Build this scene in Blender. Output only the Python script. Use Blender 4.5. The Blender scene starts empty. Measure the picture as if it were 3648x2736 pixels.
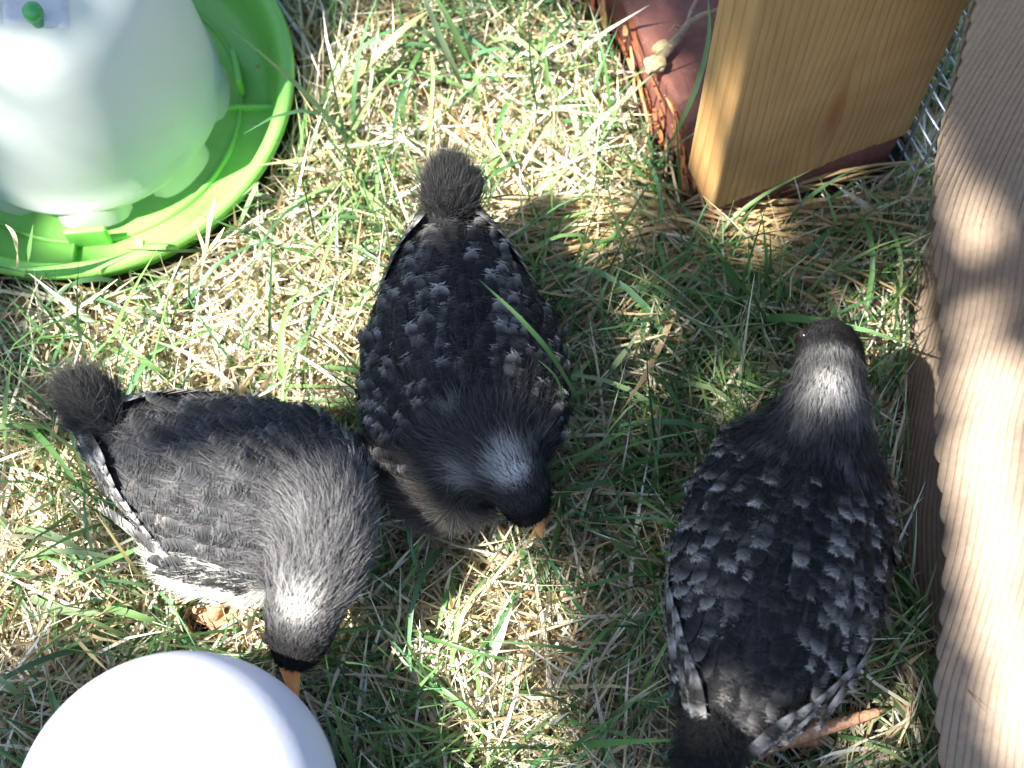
import bpy, bmesh, math
import numpy as np
from mathutils import Vector, Matrix

R = math.radians
rng = np.random.RandomState(7)
scene = bpy.context.scene
COL = scene.collection

# ------------------------------------------------------------------ camera
W0, H0, F0 = 3648.0, 2736.0, 5000.0
PITCH = R(69.0)
CAMH = 0.74
TILT = math.pi/2 - PITCH
CAM = np.array([0.0, -CAMH/math.tan(PITCH), CAMH])
cd = bpy.data.cameras.new('camera')
cam = bpy.data.objects.new('camera', cd)
COL.objects.link(cam)
cam.location = CAM
cam.rotation_euler = (TILT, 0, 0)
cd.sensor_width = 36.0
cd.lens = 36.0*F0/W0
cd.clip_start = 0.02
cd.clip_end = 500
cd.dof.use_dof = True
cd.dof.focus_distance = 0.71
cd.dof.aperture_fstop = 7.0
scene.camera = cam

# ------------------------------------------------------------------ sun, sky, exposure
SUN_EL = R(57.0)
SUN_AZ = np.array([-0.91, -0.41]); SUN_AZ /= np.linalg.norm(SUN_AZ)
SUN = np.array([SUN_AZ[0]*math.cos(SUN_EL), SUN_AZ[1]*math.cos(SUN_EL), math.sin(SUN_EL)])
world = bpy.data.worlds.new('World'); scene.world = world
world.use_nodes = True
wn = world.node_tree
for n in list(wn.nodes): wn.nodes.remove(n)
sky = wn.nodes.new('ShaderNodeTexSky'); sky.sky_type = 'NISHITA'; sky.sun_disc = False
sky.sun_elevation = SUN_EL
sky.sun_rotation = math.atan2(SUN_AZ[0], SUN_AZ[1])
bg = wn.nodes.new('ShaderNodeBackground'); bg.inputs[1].default_value = 0.066
wo = wn.nodes.new('ShaderNodeOutputWorld')
wn.links.new(sky.outputs[0], bg.inputs[0]); wn.links.new(bg.outputs[0], wo.inputs[0])
sd = bpy.data.lights.new('sun', 'SUN'); sd.energy = 5.0; sd.angle = R(0.53); sd.color = (1.0, 0.95, 0.87)
so = bpy.data.objects.new('sun', sd); COL.objects.link(so)
so.rotation_euler = Vector(SUN).to_track_quat('Z', 'Y').to_euler()
so.location = (-3, -2, 5)
scene.view_settings.view_transform = 'Standard'
scene.view_settings.look = 'None'
scene.view_settings.exposure = 2.2
scene.view_settings.gamma = 1.0
scene.view_settings.use_curve_mapping = False

# ------------------------------------------------------------------ pixel helpers
RIGHT = np.array([1.0, 0, 0]); UP = np.array([0, math.cos(TILT), math.sin(TILT)])
FWD = np.array([0, math.sin(TILT), -math.cos(TILT)])
def P(px, py, z=0.0):
    """point of the plane at height z that photo pixel (px, py) looks at"""
    r = FWD*F0 + RIGHT*(px-W0/2) + UP*(H0/2-py)
    return CAM + r*((z-CAMH)/r[2])
def MPP(px, py, z=0.0):
    return float(np.dot(P(px, py, z)-CAM, FWD)/F0)
def topx(p):
    d = np.asarray(p)-CAM
    k = F0/(d@FWD)
    return W0/2+(d@RIGHT)*k, H0/2-(d@UP)*k
def norm(v):
    v = np.asarray(v, float)
    return v/np.maximum(np.linalg.norm(v, axis=-1, keepdims=True), 1e-12)

# ------------------------------------------------------------------ object helpers
def tag(o, label=None, cat=None, group=None, kind=None):
    if label: o['label'] = label
    if cat: o['category'] = cat
    if group: o['group'] = group
    if kind: o['kind'] = kind
    return o
def empty(name, loc):
    o = bpy.data.objects.new(name, None); COL.objects.link(o)
    o.location = Vector([float(v) for v in loc]); o.empty_display_size = 0.02
    return o
def link_mesh(name, me, m=None, parent=None, smooth=True):
    o = bpy.data.objects.new(name, me); COL.objects.link(o)
    if m: me.materials.append(m)
    if smooth:
        me.polygons.foreach_set('use_smooth', np.ones(len(me.polygons), bool))
    if parent is not None:
        o.parent = parent
        # all geometry is written in world coordinates: undo the (pure) parent offset
        off = Vector((0, 0, 0)); q = parent
        while q: off += q.location; q = q.parent
        o.location = -off
    return o
def mesh_np(name, V, F, m, parent=None, col=None, smooth=True):
    """V (n,3), F (k,4 or 3)"""
    V = np.ascontiguousarray(V, np.float32); F = np.ascontiguousarray(F, np.int32)
    me = bpy.data.meshes.new(name)
    k = F.shape[1]
    me.vertices.add(len(V)); me.vertices.foreach_set('co', V.ravel())
    me.loops.add(F.size); me.loops.foreach_set('vertex_index', F.ravel())
    me.polygons.add(len(F))
    me.polygons.foreach_set('loop_start', np.arange(0, F.size, k, dtype=np.int32))
    me.update(calc_edges=True)
    if col is not None:
        a = me.color_attributes.new('Col', 'FLOAT_COLOR', 'POINT')
        c = np.ones((len(V), 4), np.float32); c[:, :3] = col
        a.data.foreach_set('color', c.ravel())
    me.validate()
    return link_mesh(name, me, m, parent, smooth)
def bm_obj(name, bm, m, parent=None, smooth=True, angle=None):
    me = bpy.data.meshes.new(name); bm.to_mesh(me); bm.free()
    return link_mesh(name, me, m, parent, smooth)
def tube(path, rad, seg=10, cap=True):
    """V, F of a tube (quads) along path with per-point radii, rounded to a point at both ends"""
    path = np.asarray(path, float); n = len(path)
    rad = np.broadcast_to(np.asarray(rad, float), (n,)).copy()
    t = norm(np.gradient(path, axis=0))
    ref = np.array([0, 0, 1.0]) if abs(t[0][2]) < 0.9 else np.array([1.0, 0, 0])
    V = []
    for i in range(n):
        a = norm(np.cross(t[i], ref)); b = np.cross(t[i], a)
        th = np.arange(seg)*2*math.pi/seg
        V.append(path[i]+rad[i]*(np.cos(th)[:, None]*a+np.sin(th)[:, None]*b))
    if cap:
        V.insert(0, np.repeat(path[:1]-t[0]*rad[0]*0.3, seg, 0)+(V[0]-path[0])*0.02)
        V.append(np.repeat(path[-1:]+t[-1]*rad[-1]*0.3, seg, 0)+(V[-1]-path[-1])*0.02)
    V = np.concatenate(V); m = len(V)//seg
    F = [[i*seg+j, i*seg+(j+1) % seg, (i+1)*seg+(j+1) % seg, (i+1)*seg+j] for i in range(m-1) for j in range(seg)]
    return V, np.array(F)
def merge(parts):
    V, F, o = [], [], 0
    for v, f in parts:
        V.append(v); F.append(f+o); o += len(v)
    return np.concatenate(V), np.concatenate(F)
def lathe(profile, centre, seg=96, a0=0, a1=2*math.pi):
    pr = np.asarray(profile, float); n = len(pr)
    full = abs(a1-a0-2*math.pi) < 1e-6
    th = a0+np.arange(seg if full else seg+1)*(a1-a0)/seg
    s = len(th)
    V = np.zeros((n, s, 3))
    V[:, :, 0] = centre[0]+pr[:, :1]*np.cos(th); V[:, :, 1] = centre[1]+pr[:, :1]*np.sin(th)
    V[:, :, 2] = centre[2]+pr[:, 1:2]
    F = []
    for i in range(n-1):
        for j in range(s if full else s-1):
            F.append([i*s+j, i*s+(j+1) % s, (i+1)*s+(j+1) % s, (i+1)*s+j])
    return V.reshape(-1, 3), np.array(F)
def box_bm(c0, e1, e2, e3, bevel=0.0, cuts=0):
    """box from corner c0 along the three edge vectors"""
    bm = bmesh.new()
    vs = [bm.verts.new(Vector(c0+a*e1+b*e2+c*e3)) for c in (0, 1) for b in (0, 1) for a in (0, 1)]
    for f in ((0, 2, 3, 1), (4, 5, 7, 6), (0, 1, 5, 4), (2, 6, 7, 3), (0, 4, 6, 2), (1, 3, 7, 5)):
        bm.faces.new([vs[i] for i in f])
    bmesh.ops.recalc_face_normals(bm, faces=bm.faces)
    if bevel: bmesh.ops.bevel(bm, geom=list(bm.edges), offset=bevel, segments=2, affect='EDGES', profile=0.7)
    return bm

# ------------------------------------------------------------------ materials
def new_mat(name):
    m = bpy.data.materials.new(name); m.use_nodes = True
    nt = m.node_tree
    return m, nt, nt.nodes['Principled BSDF'], nt.nodes['Material Output']
def node(nt, t, **kw):
    n = nt.nodes.new(t)
    for k, v in kw.items():
        if k in n.inputs: n.inputs[k].default_value = v
        else: setattr(n, k, v)
    return n
def ramp(nt, stops):
    r = nt.nodes.new('ShaderNodeValToRGB'); e = r.color_ramp.elements
    while len(e) < len(stops): e.new(0.5)
    for el, (p, c) in zip(e, stops):
        el.position = p; el.color = (*c, 1)
    return r
def attr_mat(name, rough=0.5, transl=0.0, sheen=0.0, spec=0.4):
    m, nt, b, out = new_mat(name)
    a = node(nt, 'ShaderNodeVertexColor', layer_name='Col')
    nt.links.new(a.outputs[0], b.inputs['Base Color'])
    b.inputs['Roughness'].default_value = rough
    b.inputs['Specular IOR Level'].default_value = spec
    if sheen: b.inputs['Sheen Weight'].default_value = sheen
    if transl:
        t = node(nt, 'ShaderNodeBsdfTranslucent'); mx = node(nt, 'ShaderNodeMixShader')
        mx.inputs[0].default_value = transl
        nt.links.new(a.outputs[0], t.inputs[0])
        nt.links.new(b.outputs[0], mx.inputs[1]); nt.links.new(t.outputs[0], mx.inputs[2])
        nt.links.new(mx.outputs[0], out.inputs[0])
    return m
def plastic(name, col, rough=0.35, transl=0.0, dirt=(0.1, 0.08, 0.05), dirt_amt=0.15, scale=40, spec=0.5):
    m, nt, b, out = new_mat(name)
    tc = node(nt, 'ShaderNodeTexCoord')
    n1 = node(nt, 'ShaderNodeTexNoise', Scale=scale, Detail=6.0, Roughness=0.65)
    nt.links.new(tc.outputs['Object'], n1.inputs['Vector'])
    r = ramp(nt, [(0.52, (0, 0, 0)), (0.8, (dirt_amt,)*3)])
    nt.links.new(n1.outputs[0], r.inputs[0])
    mx = node(nt, 'ShaderNodeMix', data_type='RGBA')
    mx.inputs[6].default_value = (*col, 1); mx.inputs[7].default_value = (*dirt, 1)
    nt.links.new(r.outputs[0], mx.inputs[0])
    nt.links.new(mx.outputs[2], b.inputs['Base Color'])
    b.inputs['Roughness'].default_value = rough
    b.inputs['Specular IOR Level'].default_value = spec
    bp = node(nt, 'ShaderNodeBump', Strength=0.08, Distance=0.001)
    n2 = node(nt, 'ShaderNodeTexNoise', Scale=scale*6, Detail=3.0)
    nt.links.new(tc.outputs['Object'], n2.inputs['Vector'])
    nt.links.new(n2.outputs[0], bp.inputs['Height']); nt.links.new(bp.outputs[0], b.inputs['Normal'])
    if transl:
        t = node(nt, 'ShaderNodeBsdfTranslucent'); ms = node(nt, 'ShaderNodeMixShader')
        ms.inputs[0].default_value = transl
        nt.links.new(mx.outputs[2], t.inputs[0])
        nt.links.new(b.outputs[0], ms.inputs[1]); nt.links.new(t.outputs[0], ms.inputs[2])
        nt.links.new(ms.outputs[0], out.inputs[0])
    return m
M = {}
M['green_plastic'] = plastic('green_plastic', (0.25, 0.62, 0.13), 0.32, 0.25, dirt_amt=0.25, scale=25)
M['knob_green'] = plastic('knob_green', (0.05, 0.30, 0.08), 0.3, 0, dirt_amt=0.2)
M['hopper_white'] = plastic('hopper_white', (0.72, 0.755, 0.72), 0.42, 0.50, dirt=(0.45, 0.42, 0.3), dirt_amt=0.25, scale=14)
M['lug_grey'] = plastic('lug_grey', (0.58, 0.59, 0.60), 0.45, 0.1, dirt_amt=0.5, scale=60)
M['dome_white'] = plastic('dome_white', (0.66, 0.67, 0.75), 0.5, 0.15, dirt=(0.4, 0.37, 0.33), dirt_amt=0.10, scale=45)
M['grass'] = attr_mat('grass_blade', 0.42, 0.30, spec=0.5)
M['straw'] = attr_mat('straw_blade', 0.5, 0.18, spec=0.45)
M['down'] = attr_mat('down', 0.8, 0.12, 0.04, spec=0.15)
M['feather'] = attr_mat('feather', 0.7, 0.06, 0.0, spec=0.18)
M['leaf'] = attr_mat('leaf', 0.5, 0.3)
M['feed'] = attr_mat('feed', 0.8, 0.0)

def mat_skin(name, c1, c2, scale=500, rough=0.5):
    m, nt, b, out = new_mat(name)
    tc = node(nt, 'ShaderNodeTexCoord'); v = node(nt, 'ShaderNodeTexVoronoi', Scale=scale)
    nt.links.new(tc.outputs['Object'], v.inputs['Vector'])
    r = ramp(nt, [(0.0, c1), (0.8, c2)]); nt.links.new(v.outputs['Distance'], r.inputs[0])
    nt.links.new(r.outputs[0], b.inputs['Base Color'])
    bp = node(nt, 'ShaderNodeBump', Strength=0.5, Distance=0.0006); bp.invert = True
    nt.links.new(v.outputs['Distance'], bp.inputs['Height']); nt.links.new(bp.outputs[0], b.inputs['Normal'])
    b.inputs['Roughness'].default_value = rough
    b.inputs['Subsurface Weight'].default_value = 0.15
    b.inputs['Subsurface Radius'].default_value = (0.004, 0.002, 0.001)
    return m
M['leg'] = mat_skin('leg_skin', (0.72, 0.42, 0.25), (0.45, 0.24, 0.13), 420)
M['beak'] = mat_skin('beak_horn', (0.85, 0.40, 0.16), (0.78, 0.32, 0.11), 150, 0.35)
M['claw'] = mat_skin('claw_horn', (0.22, 0.14, 0.09), (0.12, 0.08, 0.05), 200, 0.3)
m, nt, b, out = new_mat('eye'); b.inputs['Base Color'].default_value = (0.012, 0.008, 0.006, 1); b.inputs['Roughness'].default_value = 0.08
M['eye'] = m
def mat_body(name):
    m, nt, b, out = new_mat(name)
    tc = node(nt, 'ShaderNodeTexCoord'); n = node(nt, 'ShaderNodeTexNoise', Scale=160.0, Detail=4.0)
    nt.links.new(tc.outputs['Object'], n.inputs['Vector'])
    r = ramp(nt, [(0.3, (0.012, 0.012, 0.014)), (0.75, (0.035, 0.034, 0.036))])
    nt.links.new(n.outputs[0], r.inputs[0]); nt.links.new(r.outputs[0], b.inputs['Base Color'])
    b.inputs['Roughness'].default_value = 0.9; b.inputs['Specular IOR Level'].default_value = 0.1
    return m
M['body'] = mat_body('chick_skin')

def mat_soil():
    m, nt, b, out = new_mat('soil')
    tc = node(nt, 'ShaderNodeTexCoord')
    n1 = node(nt, 'ShaderNodeTexNoise', Scale=90.0, Detail=8.0, Roughness=0.7)
    n2 = node(nt, 'ShaderNodeTexNoise', Scale=3.0, Detail=5.0)
    for n in (n1, n2): nt.links.new(tc.outputs['Object'], n.inputs['Vector'])
    r1 = ramp(nt, [(0.3, (0.018, 0.013, 0.008)), (0.55, (0.05, 0.036, 0.02)), (0.8, (0.13, 0.10, 0.055))])
    r2 = ramp(nt, [(0.3, (0.03, 0.05, 0.012)), (0.7, (0.09, 0.085, 0.03))])
    nt.links.new(n1.outputs[0], r1.inputs[0]); nt.links.new(n2.outputs[0], r2.inputs[0])
    # soil under the built grass, lawn colour farther out
    sp = node(nt, 'ShaderNodeVectorMath', operation='LENGTH'); nt.links.new(tc.outputs['Object'], sp.inputs[0])
    mr = node(nt, 'ShaderNodeMapRange'); mr.inputs[1].default_value = 0.8; mr.inputs[2].default_value = 2.2
    nt.links.new(sp.outputs['Value'], mr.inputs[0])
    mx = node(nt, 'ShaderNodeMix', data_type='RGBA')
    nt.links.new(mr.outputs[0], mx.inputs[0]); nt.links.new(r1.outputs[0], mx.inputs[6]); nt.links.new(r2.outputs[0], mx.inputs[7])
    nt.links.new(mx.outputs[2], b.inputs['Base Color']); b.inputs['Roughness'].default_value = 0.95
    bp = node(nt, 'ShaderNodeBump', Strength=0.8, Distance=0.006)
    nt.links.new(n1.outputs[0], bp.inputs['Height']); nt.links.new(bp.outputs[0], b.inputs['Normal'])
    return m
M['soil'] = mat_soil()

def mat_card():
    m, nt, b, out = new_mat('kraft_cardboard')
    tc = node(nt, 'ShaderNodeTexCoord')
    n1 = node(nt, 'ShaderNodeTexNoise', Scale=260.0, Detail=6.0, Roughness=0.7)
    n2 = node(nt, 'ShaderNodeTexNoise', Scale=18.0, Detail=4.0)
    for n in (n1, n2): nt.links.new(tc.outputs['Object'], n.inputs['Vector'])
    r1 = ramp(nt, [(0.25, (0.27, 0.205, 0.15)), (0.6, (0.34, 0.262, 0.198)), (0.85, (0.40, 0.315, 0.24))])
    nt.links.new(n1.outputs[0], r1.inputs[0])
    r2 = ramp(nt, [(0.35, (0.88, 0.88, 0.88)), (0.7, (1, 1, 1))]); nt.links.new(n2.outputs[0], r2.inputs[0])
    mx = node(nt, 'ShaderNodeMix', data_type='RGBA', blend_type='MULTIPLY'); mx.inputs[0].default_value = 1
    nt.links.new(r1.outputs[0], mx.inputs[6]); nt.links.new(r2.outputs[0], mx.inputs[7])
    nt.links.new(mx.outputs[2], b.inputs['Base Color'])
    b.inputs['Roughness'].default_value = 0.85; b.inputs['Specular IOR Level'].default_value = 0.2
    bp = node(nt, 'ShaderNodeBump', Strength=0.25, Distance=0.0006)
    nt.links.new(n1.outputs[0], bp.inputs['Height']); nt.links.new(bp.outputs[0], b.inputs['Normal'])
    return m
M['card'] = mat_card()
m, nt, b, out = new_mat('galvanised_wire')
b.inputs['Metallic'].default_value = 0.8; b.inputs['Roughness'].default_value = 0.42
tc = node(nt, 'ShaderNodeTexCoord'); n = node(nt, 'ShaderNodeTexNoise', Scale=150.0)
nt.links.new(tc.outputs['Object'], n.inputs['Vector'])
r = ramp(nt, [(0.3, (0.32, 0.34, 0.38)), (0.7, (0.62, 0.64, 0.68))]); nt.links.new(n.outputs[0], r.inputs[0])
nt.links.new(r.outputs[0], b.inputs['Base Color'])
M['wire'] = m

def mat_red_wood():
    m, nt, b, out = new_mat('red_stained_timber')
    tc = node(nt, 'ShaderNodeTexCoord')
    n1 = node(nt, 'ShaderNodeTexNoise', Scale=60.0, Detail=8.0, Roughness=0.7)
    n2 = node(nt, 'ShaderNodeTexNoise', Scale=420.0, Detail=3.0)
    for n in (n1, n2): nt.links.new(tc.outputs['Object'], n.inputs['Vector'])
    r1 = ramp(nt, [(0.25, (0.10, 0.036, 0.028)), (0.55, (0.18, 0.068, 0.050)), (0.8, (0.27, 0.115, 0.075))])
    nt.links.new(n1.outputs[0], r1.inputs[0])
    r2 = ramp(nt, [(0.68, (0, 0, 0)), (0.76, (0.6,)*3)]); nt.links.new(n2.outputs[0], r2.inputs[0])
    mx = node(nt, 'ShaderNodeMix', data_type='RGBA'); mx.inputs[7].default_value = (0.42, 0.30, 0.25, 1)
    nt.links.new(r2.outputs[0], mx.inputs[0]); nt.links.new(r1.outputs[0], mx.inputs[6])
    nt.links.new(mx.outputs[2], b.inputs['Base Color']); b.inputs['Roughness'].default_value = 0.75
    bp = node(nt, 'ShaderNodeBump', Strength=0.5, Distance=0.002)
    nt.links.new(n1.outputs[0], bp.inputs['Height']); nt.links.new(bp.outputs[0], b.inputs['Normal'])
    return m
M['red_wood'] = mat_red_wood()
M['splinter'] = attr_mat('splinter', 0.8, 0.05, spec=0.2)

def mat_bark(name, c1, c2, scale):
    m, nt, b, out = new_mat(name)
    tc = node(nt, 'ShaderNodeTexCoord'); n = node(nt, 'ShaderNodeTexNoise', Scale=scale, Detail=6.0, Roughness=0.7)
    nt.links.new(tc.outputs['Object'], n.inputs['Vector'])
    r = ramp(nt, [(0.3, c1), (0.7, c2)]); nt.links.new(n.outputs[0], r.inputs[0])
    nt.links.new(r.outputs[0], b.inputs['Base Color']); b.inputs['Roughness'].default_value = 0.85
    bp = node(nt, 'ShaderNodeBump', Strength=0.6, Distance=0.003)
    nt.links.new(n.outputs[0], bp.inputs['Height']); nt.links.new(bp.outputs[0], b.inputs['Normal'])
    return m
M['bark'] = mat_bark('bark', (0.06, 0.045, 0.03), (0.16, 0.125, 0.09), 25.0)
M['twig'] = mat_bark('twig_bark', (0.20, 0.14, 0.09), (0.42, 0.32, 0.21), 220.0)
M['husk'] = mat_bark('husk', (0.42, 0.30, 0.13), (0.68, 0.54, 0.30), 300.0)

# ------------------------------------------------------------------ ground
bm = bmesh.new(); bmesh.ops.create_grid(bm, x_segments=40, y_segments=40, size=40.0)
g = bm_obj('ground', bm, M['soil'], smooth=False); tag(g, 'dark soil under the lawn', 'ground', kind='structure')

# =================================================================== key placements (shared by grass culling)
FEED_C = np.array([-.2538, .1753, 0.0])    # circle fitted to the tray's rim
FEED_R = .1258
DOME_Z = 0.10
DOME_C = P(638, 2901, DOME_Z); DOME_C[2] = 0
DOME_R = 576*MPP(638, 2901, DOME_Z)
ZB = 0.045                                   # top of the red timber, foot of the pine board
B0 = P(2530, 755, ZB); B1 = P(3230, 490, ZB)
E1 = norm(B1-B0); E2 = np.array([-E1[1], E1[0], 0.0]); BW = float(np.linalg.norm(B1-B0)); BT = 0.031
card_px = [(3700, -900, .45), (3560, -420, .33), (3457, 0, .225), (3392, 280, .155), (3342, 490, .105), (3318, 700, .055), (3290, 910, .018), (3260, 1066), (3232, 1265), (3221, 1453), (3210, 1675),
           (3215, 1896), (3265, 2140), (3320, 2393), (3345, 2560), (3365, 2760), (3420, 3100)]
CARD = np.array([P(*q) for q in card_px])
CFOOT = np.array([P(q[0]+(25 if len(q) > 2 else 0), q[1], 0) for q in card_px]); CFOOT = CFOOT[np.argsort(CFOOT[:, 1])]
def card_x(y):
    return np.interp(y, CFOOT[:, 1], CFOOT[:, 0])

def S(px, py, z, rpx, k=1.0):               # a body ball: photo pixel, height, radius in pixels
    return (P(px, py, z), rpx*MPP(px, py, z)*k)
CH = {}
CH['A'] = dict(
    head=[S(1876, 1800, .080, 84), S(1856, 1738, .091, 112), S(1814, 1676, .100, 124)],
    neck=[S(1752, 1612, .104, 132), S(1690, 1545, .100, 170)],
    torso=[S(1655, 1490, .080, 295), S(1650, 1370, .080, 318), S(1640, 1220, .081, 304), S(1628, 1060, .083, 238), S(1615, 930, .084, 168), S(1610, 840, .088, 120)],
    chest=[S(1590, 1650, .062, 225), S(1640, 1590, .066, 250)],
    tail=[S(1608, 785, .098, 80), S(1606, 705, .110, 76)], beak=(P(1903, 1822, .079), P(1934, 1915, .064)))
CH['B'] = dict(
    head=[S(1058, 2300, .076, 98), S(1072, 2230, .084, 126), S(1085, 2150, .092, 142)],
    neck=[S(1125, 2060, .100, 150), S(1158, 1950, .104, 150), S(1140, 1840, .100, 172)],
    torso=[S(1065, 1795, .082, 244), S(960, 1760, .081, 285), S(800, 1705, .082, 272), S(640, 1650, .084, 225), S(520, 1600, .086, 160), S(440, 1555, .090, 112)],
    chest=[S(740, 1900, .056, 200), S(900, 1900, .058, 215), S(1130, 1825, .066, 172), S(1050, 1870, .062, 210)],
    tail=[S(385, 1495, .100, 76), S(338, 1443, .111, 70)], beak=(P(1032, 2368, .066), P(1056, 2500, .048)))
CH['C'] = dict(
    head=[S(2954, 1232, .122, 102), S(2955, 1268, .128, 122), S(2955, 1330, .128, 126)],
    neck=[S(2946, 1415, .122, 138), S(2928, 1510, .114, 160), S(2900, 1610, .104, 185)],
    torso=[S(2850, 1730, .088, 265), S(2805, 1880, .089, 318), S(2760, 2060, .089, 330), S(2712, 2240, .088, 305), S(2655, 2410, .086, 235), S(2580, 2540, .088, 140)],
    chest=[S(2890, 1620, .072, 205), S(2880, 1720, .068, 230)],
    tail=[S(2545, 2620, .098, 95), S(2535, 2700, .104, 95)], beak=(P(2952, 1205, .112), P(2952, 1212, .088)))

def obstacle_hit(pts):
    """pts (n,3) -> bool: inside a thing"""
    h = np.zeros(len(pts), bool)
    for c in CH.values():
        for k in ('head', 'neck', 'torso', 'chest', 'tail'):
            for p, r in c[k]: h |= ((pts-p)**2).sum(1) < (r*1.02)**2
    d = np.hypot(pts[:, 0]-FEED_C[0], pts[:, 1]-FEED_C[1])
    h |= (d < FEED_R*(0.88+0.125*np.clip(pts[:, 2]/0.05, 0, 1))) & (pts[:, 2] < 0.043); h |= (d < FEED_R*.97) & (pts[:, 2] < 0.12); h |= (d < 0.086) & (pts[:, 2] < 0.17)
    d = np.hypot(pts[:, 0]-DOME_C[0], pts[:, 1]-DOME_C[1]); h |= (d < DOME_R*(.875+.135*np.clip(pts[:, 2]/.08, 0, 1))) & (pts[:, 2] < 0.17)
    q = pts-B0; u = q@E1; v = q@E2
    h |= (u > 0.004) & (u < BW+0.01) & (v > -0.002) & (v < 0.9) & (pts[:, 2] < ZB+.004)
    h |= (u > -0.002) & (u < BW+.002) & (v > -0.001) & (v < BT)
    h |= (pts[:, 0] > card_x(pts[:, 1])-0.001)
    fa = P(2690, 2685, .008); fb = P(3150, 2530, .008); t = np.clip(((pts-fa)@(fb-fa))/((fb-fa)@(fb-fa)), 0, 1)
    fl_ = P(765, 2225, .0); h |= (np.hypot(pts[:, 0]-fl_[0], pts[:, 1]-fl_[1]) < .011) & (pts[:, 2] > .010)
    h |= (np.hypot(*(pts-fa-t[:, None]*(fb-fa))[:, :2].T) < .009) & (pts[:, 2] > .009)
    return h

# =================================================================== lawn
def blades(n, xy, length, width, th0, kappa, az, twist, c0, c1, segs=4, z0=0.0, zmin=0.0015, cull=True, taper=0.75):
    """ribbon blades; returns V,F,colour. th0: start lean from vertical, kappa: added lean over the length"""
    s = np.linspace(0, 1, segs+1)
    th = th0[:, None]+kappa[:, None]*s[None]
    ds = length[:, None]/segs
    dx = np.sin(th)*ds; dz = np.cos(th)*ds
    rr = np.concatenate([np.zeros((n, 1)), np.cumsum(dx[:, :-1], 1)], 1)
    zz = np.concatenate([np.zeros((n, 1)), np.cumsum(dz[:, :-1], 1)], 1)
    azs = az[:, None]+(rng.randn(n)*0.25)[:, None]*s[None]
    z = np.maximum(zz+(z0 if np.isscalar(z0) else z0[:, None]), zmin)
    Pc = np.stack([xy[:, :1]+rr*np.cos(azs), xy[:, 1:]+rr*np.sin(azs), z], -1)
    if cull:
        keep = ~obstacle_hit(Pc.reshape(-1, 3)).reshape(n, -1).any(1)
        Pc = Pc[keep]; width = width[keep]; az = az[keep]; twist = twist[keep]; c0 = c0[keep]; c1 = c1[keep]; th = th[keep]; n = len(Pc)
    side = np.stack([-np.sin(az), np.cos(az), np.zeros(n)], -1)
    nor = np.stack([-np.cos(th)*np.cos(az)[:, None], -np.cos(th)*np.sin(az)[:, None], np.sin(th)], -1)
    tw = twist[:, None]*(0.5+s[None])
    wd = side[:, None]*np.cos(tw)[..., None]+nor*np.sin(tw)[..., None]
    wprof = np.minimum(1, 0.6+1.2*s)*(1-np.clip((s-(1-taper))/taper, 0, 1)**1.6*0.93)
    off = wd*(width[:, None]*wprof[None]*0.5)[..., None]
    V = np.stack([Pc-off, Pc+off], 2).reshape(-1, 3)
    V[:, 2] = np.maximum(V[:, 2], 0.0008)
    idx = np.arange(n)[:, None]*(segs+1)*2+np.arange(segs)[None]*2
    F = np.stack([idx, idx+1, idx+3, idx+2], -1).reshape(-1, 4)
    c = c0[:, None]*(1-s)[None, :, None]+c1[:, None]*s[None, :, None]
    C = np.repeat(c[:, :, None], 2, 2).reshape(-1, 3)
    return V, F, C
def join(parts):
    V, F, C, o = [], [], [], 0
    for v, f, c in parts:
        V.append(v); F.append(f+o); C.append(c); o += len(v)
    return np.concatenate(V), np.concatenate(F), np.concatenate(C)
def vnoise(x, y, sc, seed):
    r = np.random.RandomState(seed); out = 0
    for k in range(5):
        a, ph, fr = r.rand()*6.28, r.rand()*6.28, sc*(0.6+r.rand()*1.4)
        out = out+np.sin((x*math.cos(a)+y*math.sin(a))*fr+ph)
    return out/5**0.5
def scatter(n, x0, x1, y0, y1): return np.stack([rng.uniform(x0, x1, n), rng.uniform(y0, y1, n)], -1)
VIS = (-0.42, 0.40, -0.27, 0.36)
MAR = (-0.95, 0.80, -0.75, 0.95)
FAR = (-2.2, 2.2, -2.0, 2.4)
STRAW = np.array([[.72, .62, .42], [.78, .72, .54], [.58, .45, .25], [.42, .29, .14], [.83, .79, .66], [.30, .20, .10], [.62, .59, .34], [.80, .75, .60]])
GREEN = np.array([[.066, .155, .042], [.10, .23, .065], [.050, .12, .046], [.15, .27, .085], [.085, .20, .085], [.22, .31, .13]])
def pick(pal, n, jit=0.12, p=None):
    c = pal[rng.choice(len(pal), n, p=p)]
    return np.clip(c*(1+rng.randn(n, 1)*jit), 0.01, 0.85)
U = rng.uniform
straw_parts, green_parts = [], []
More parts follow.
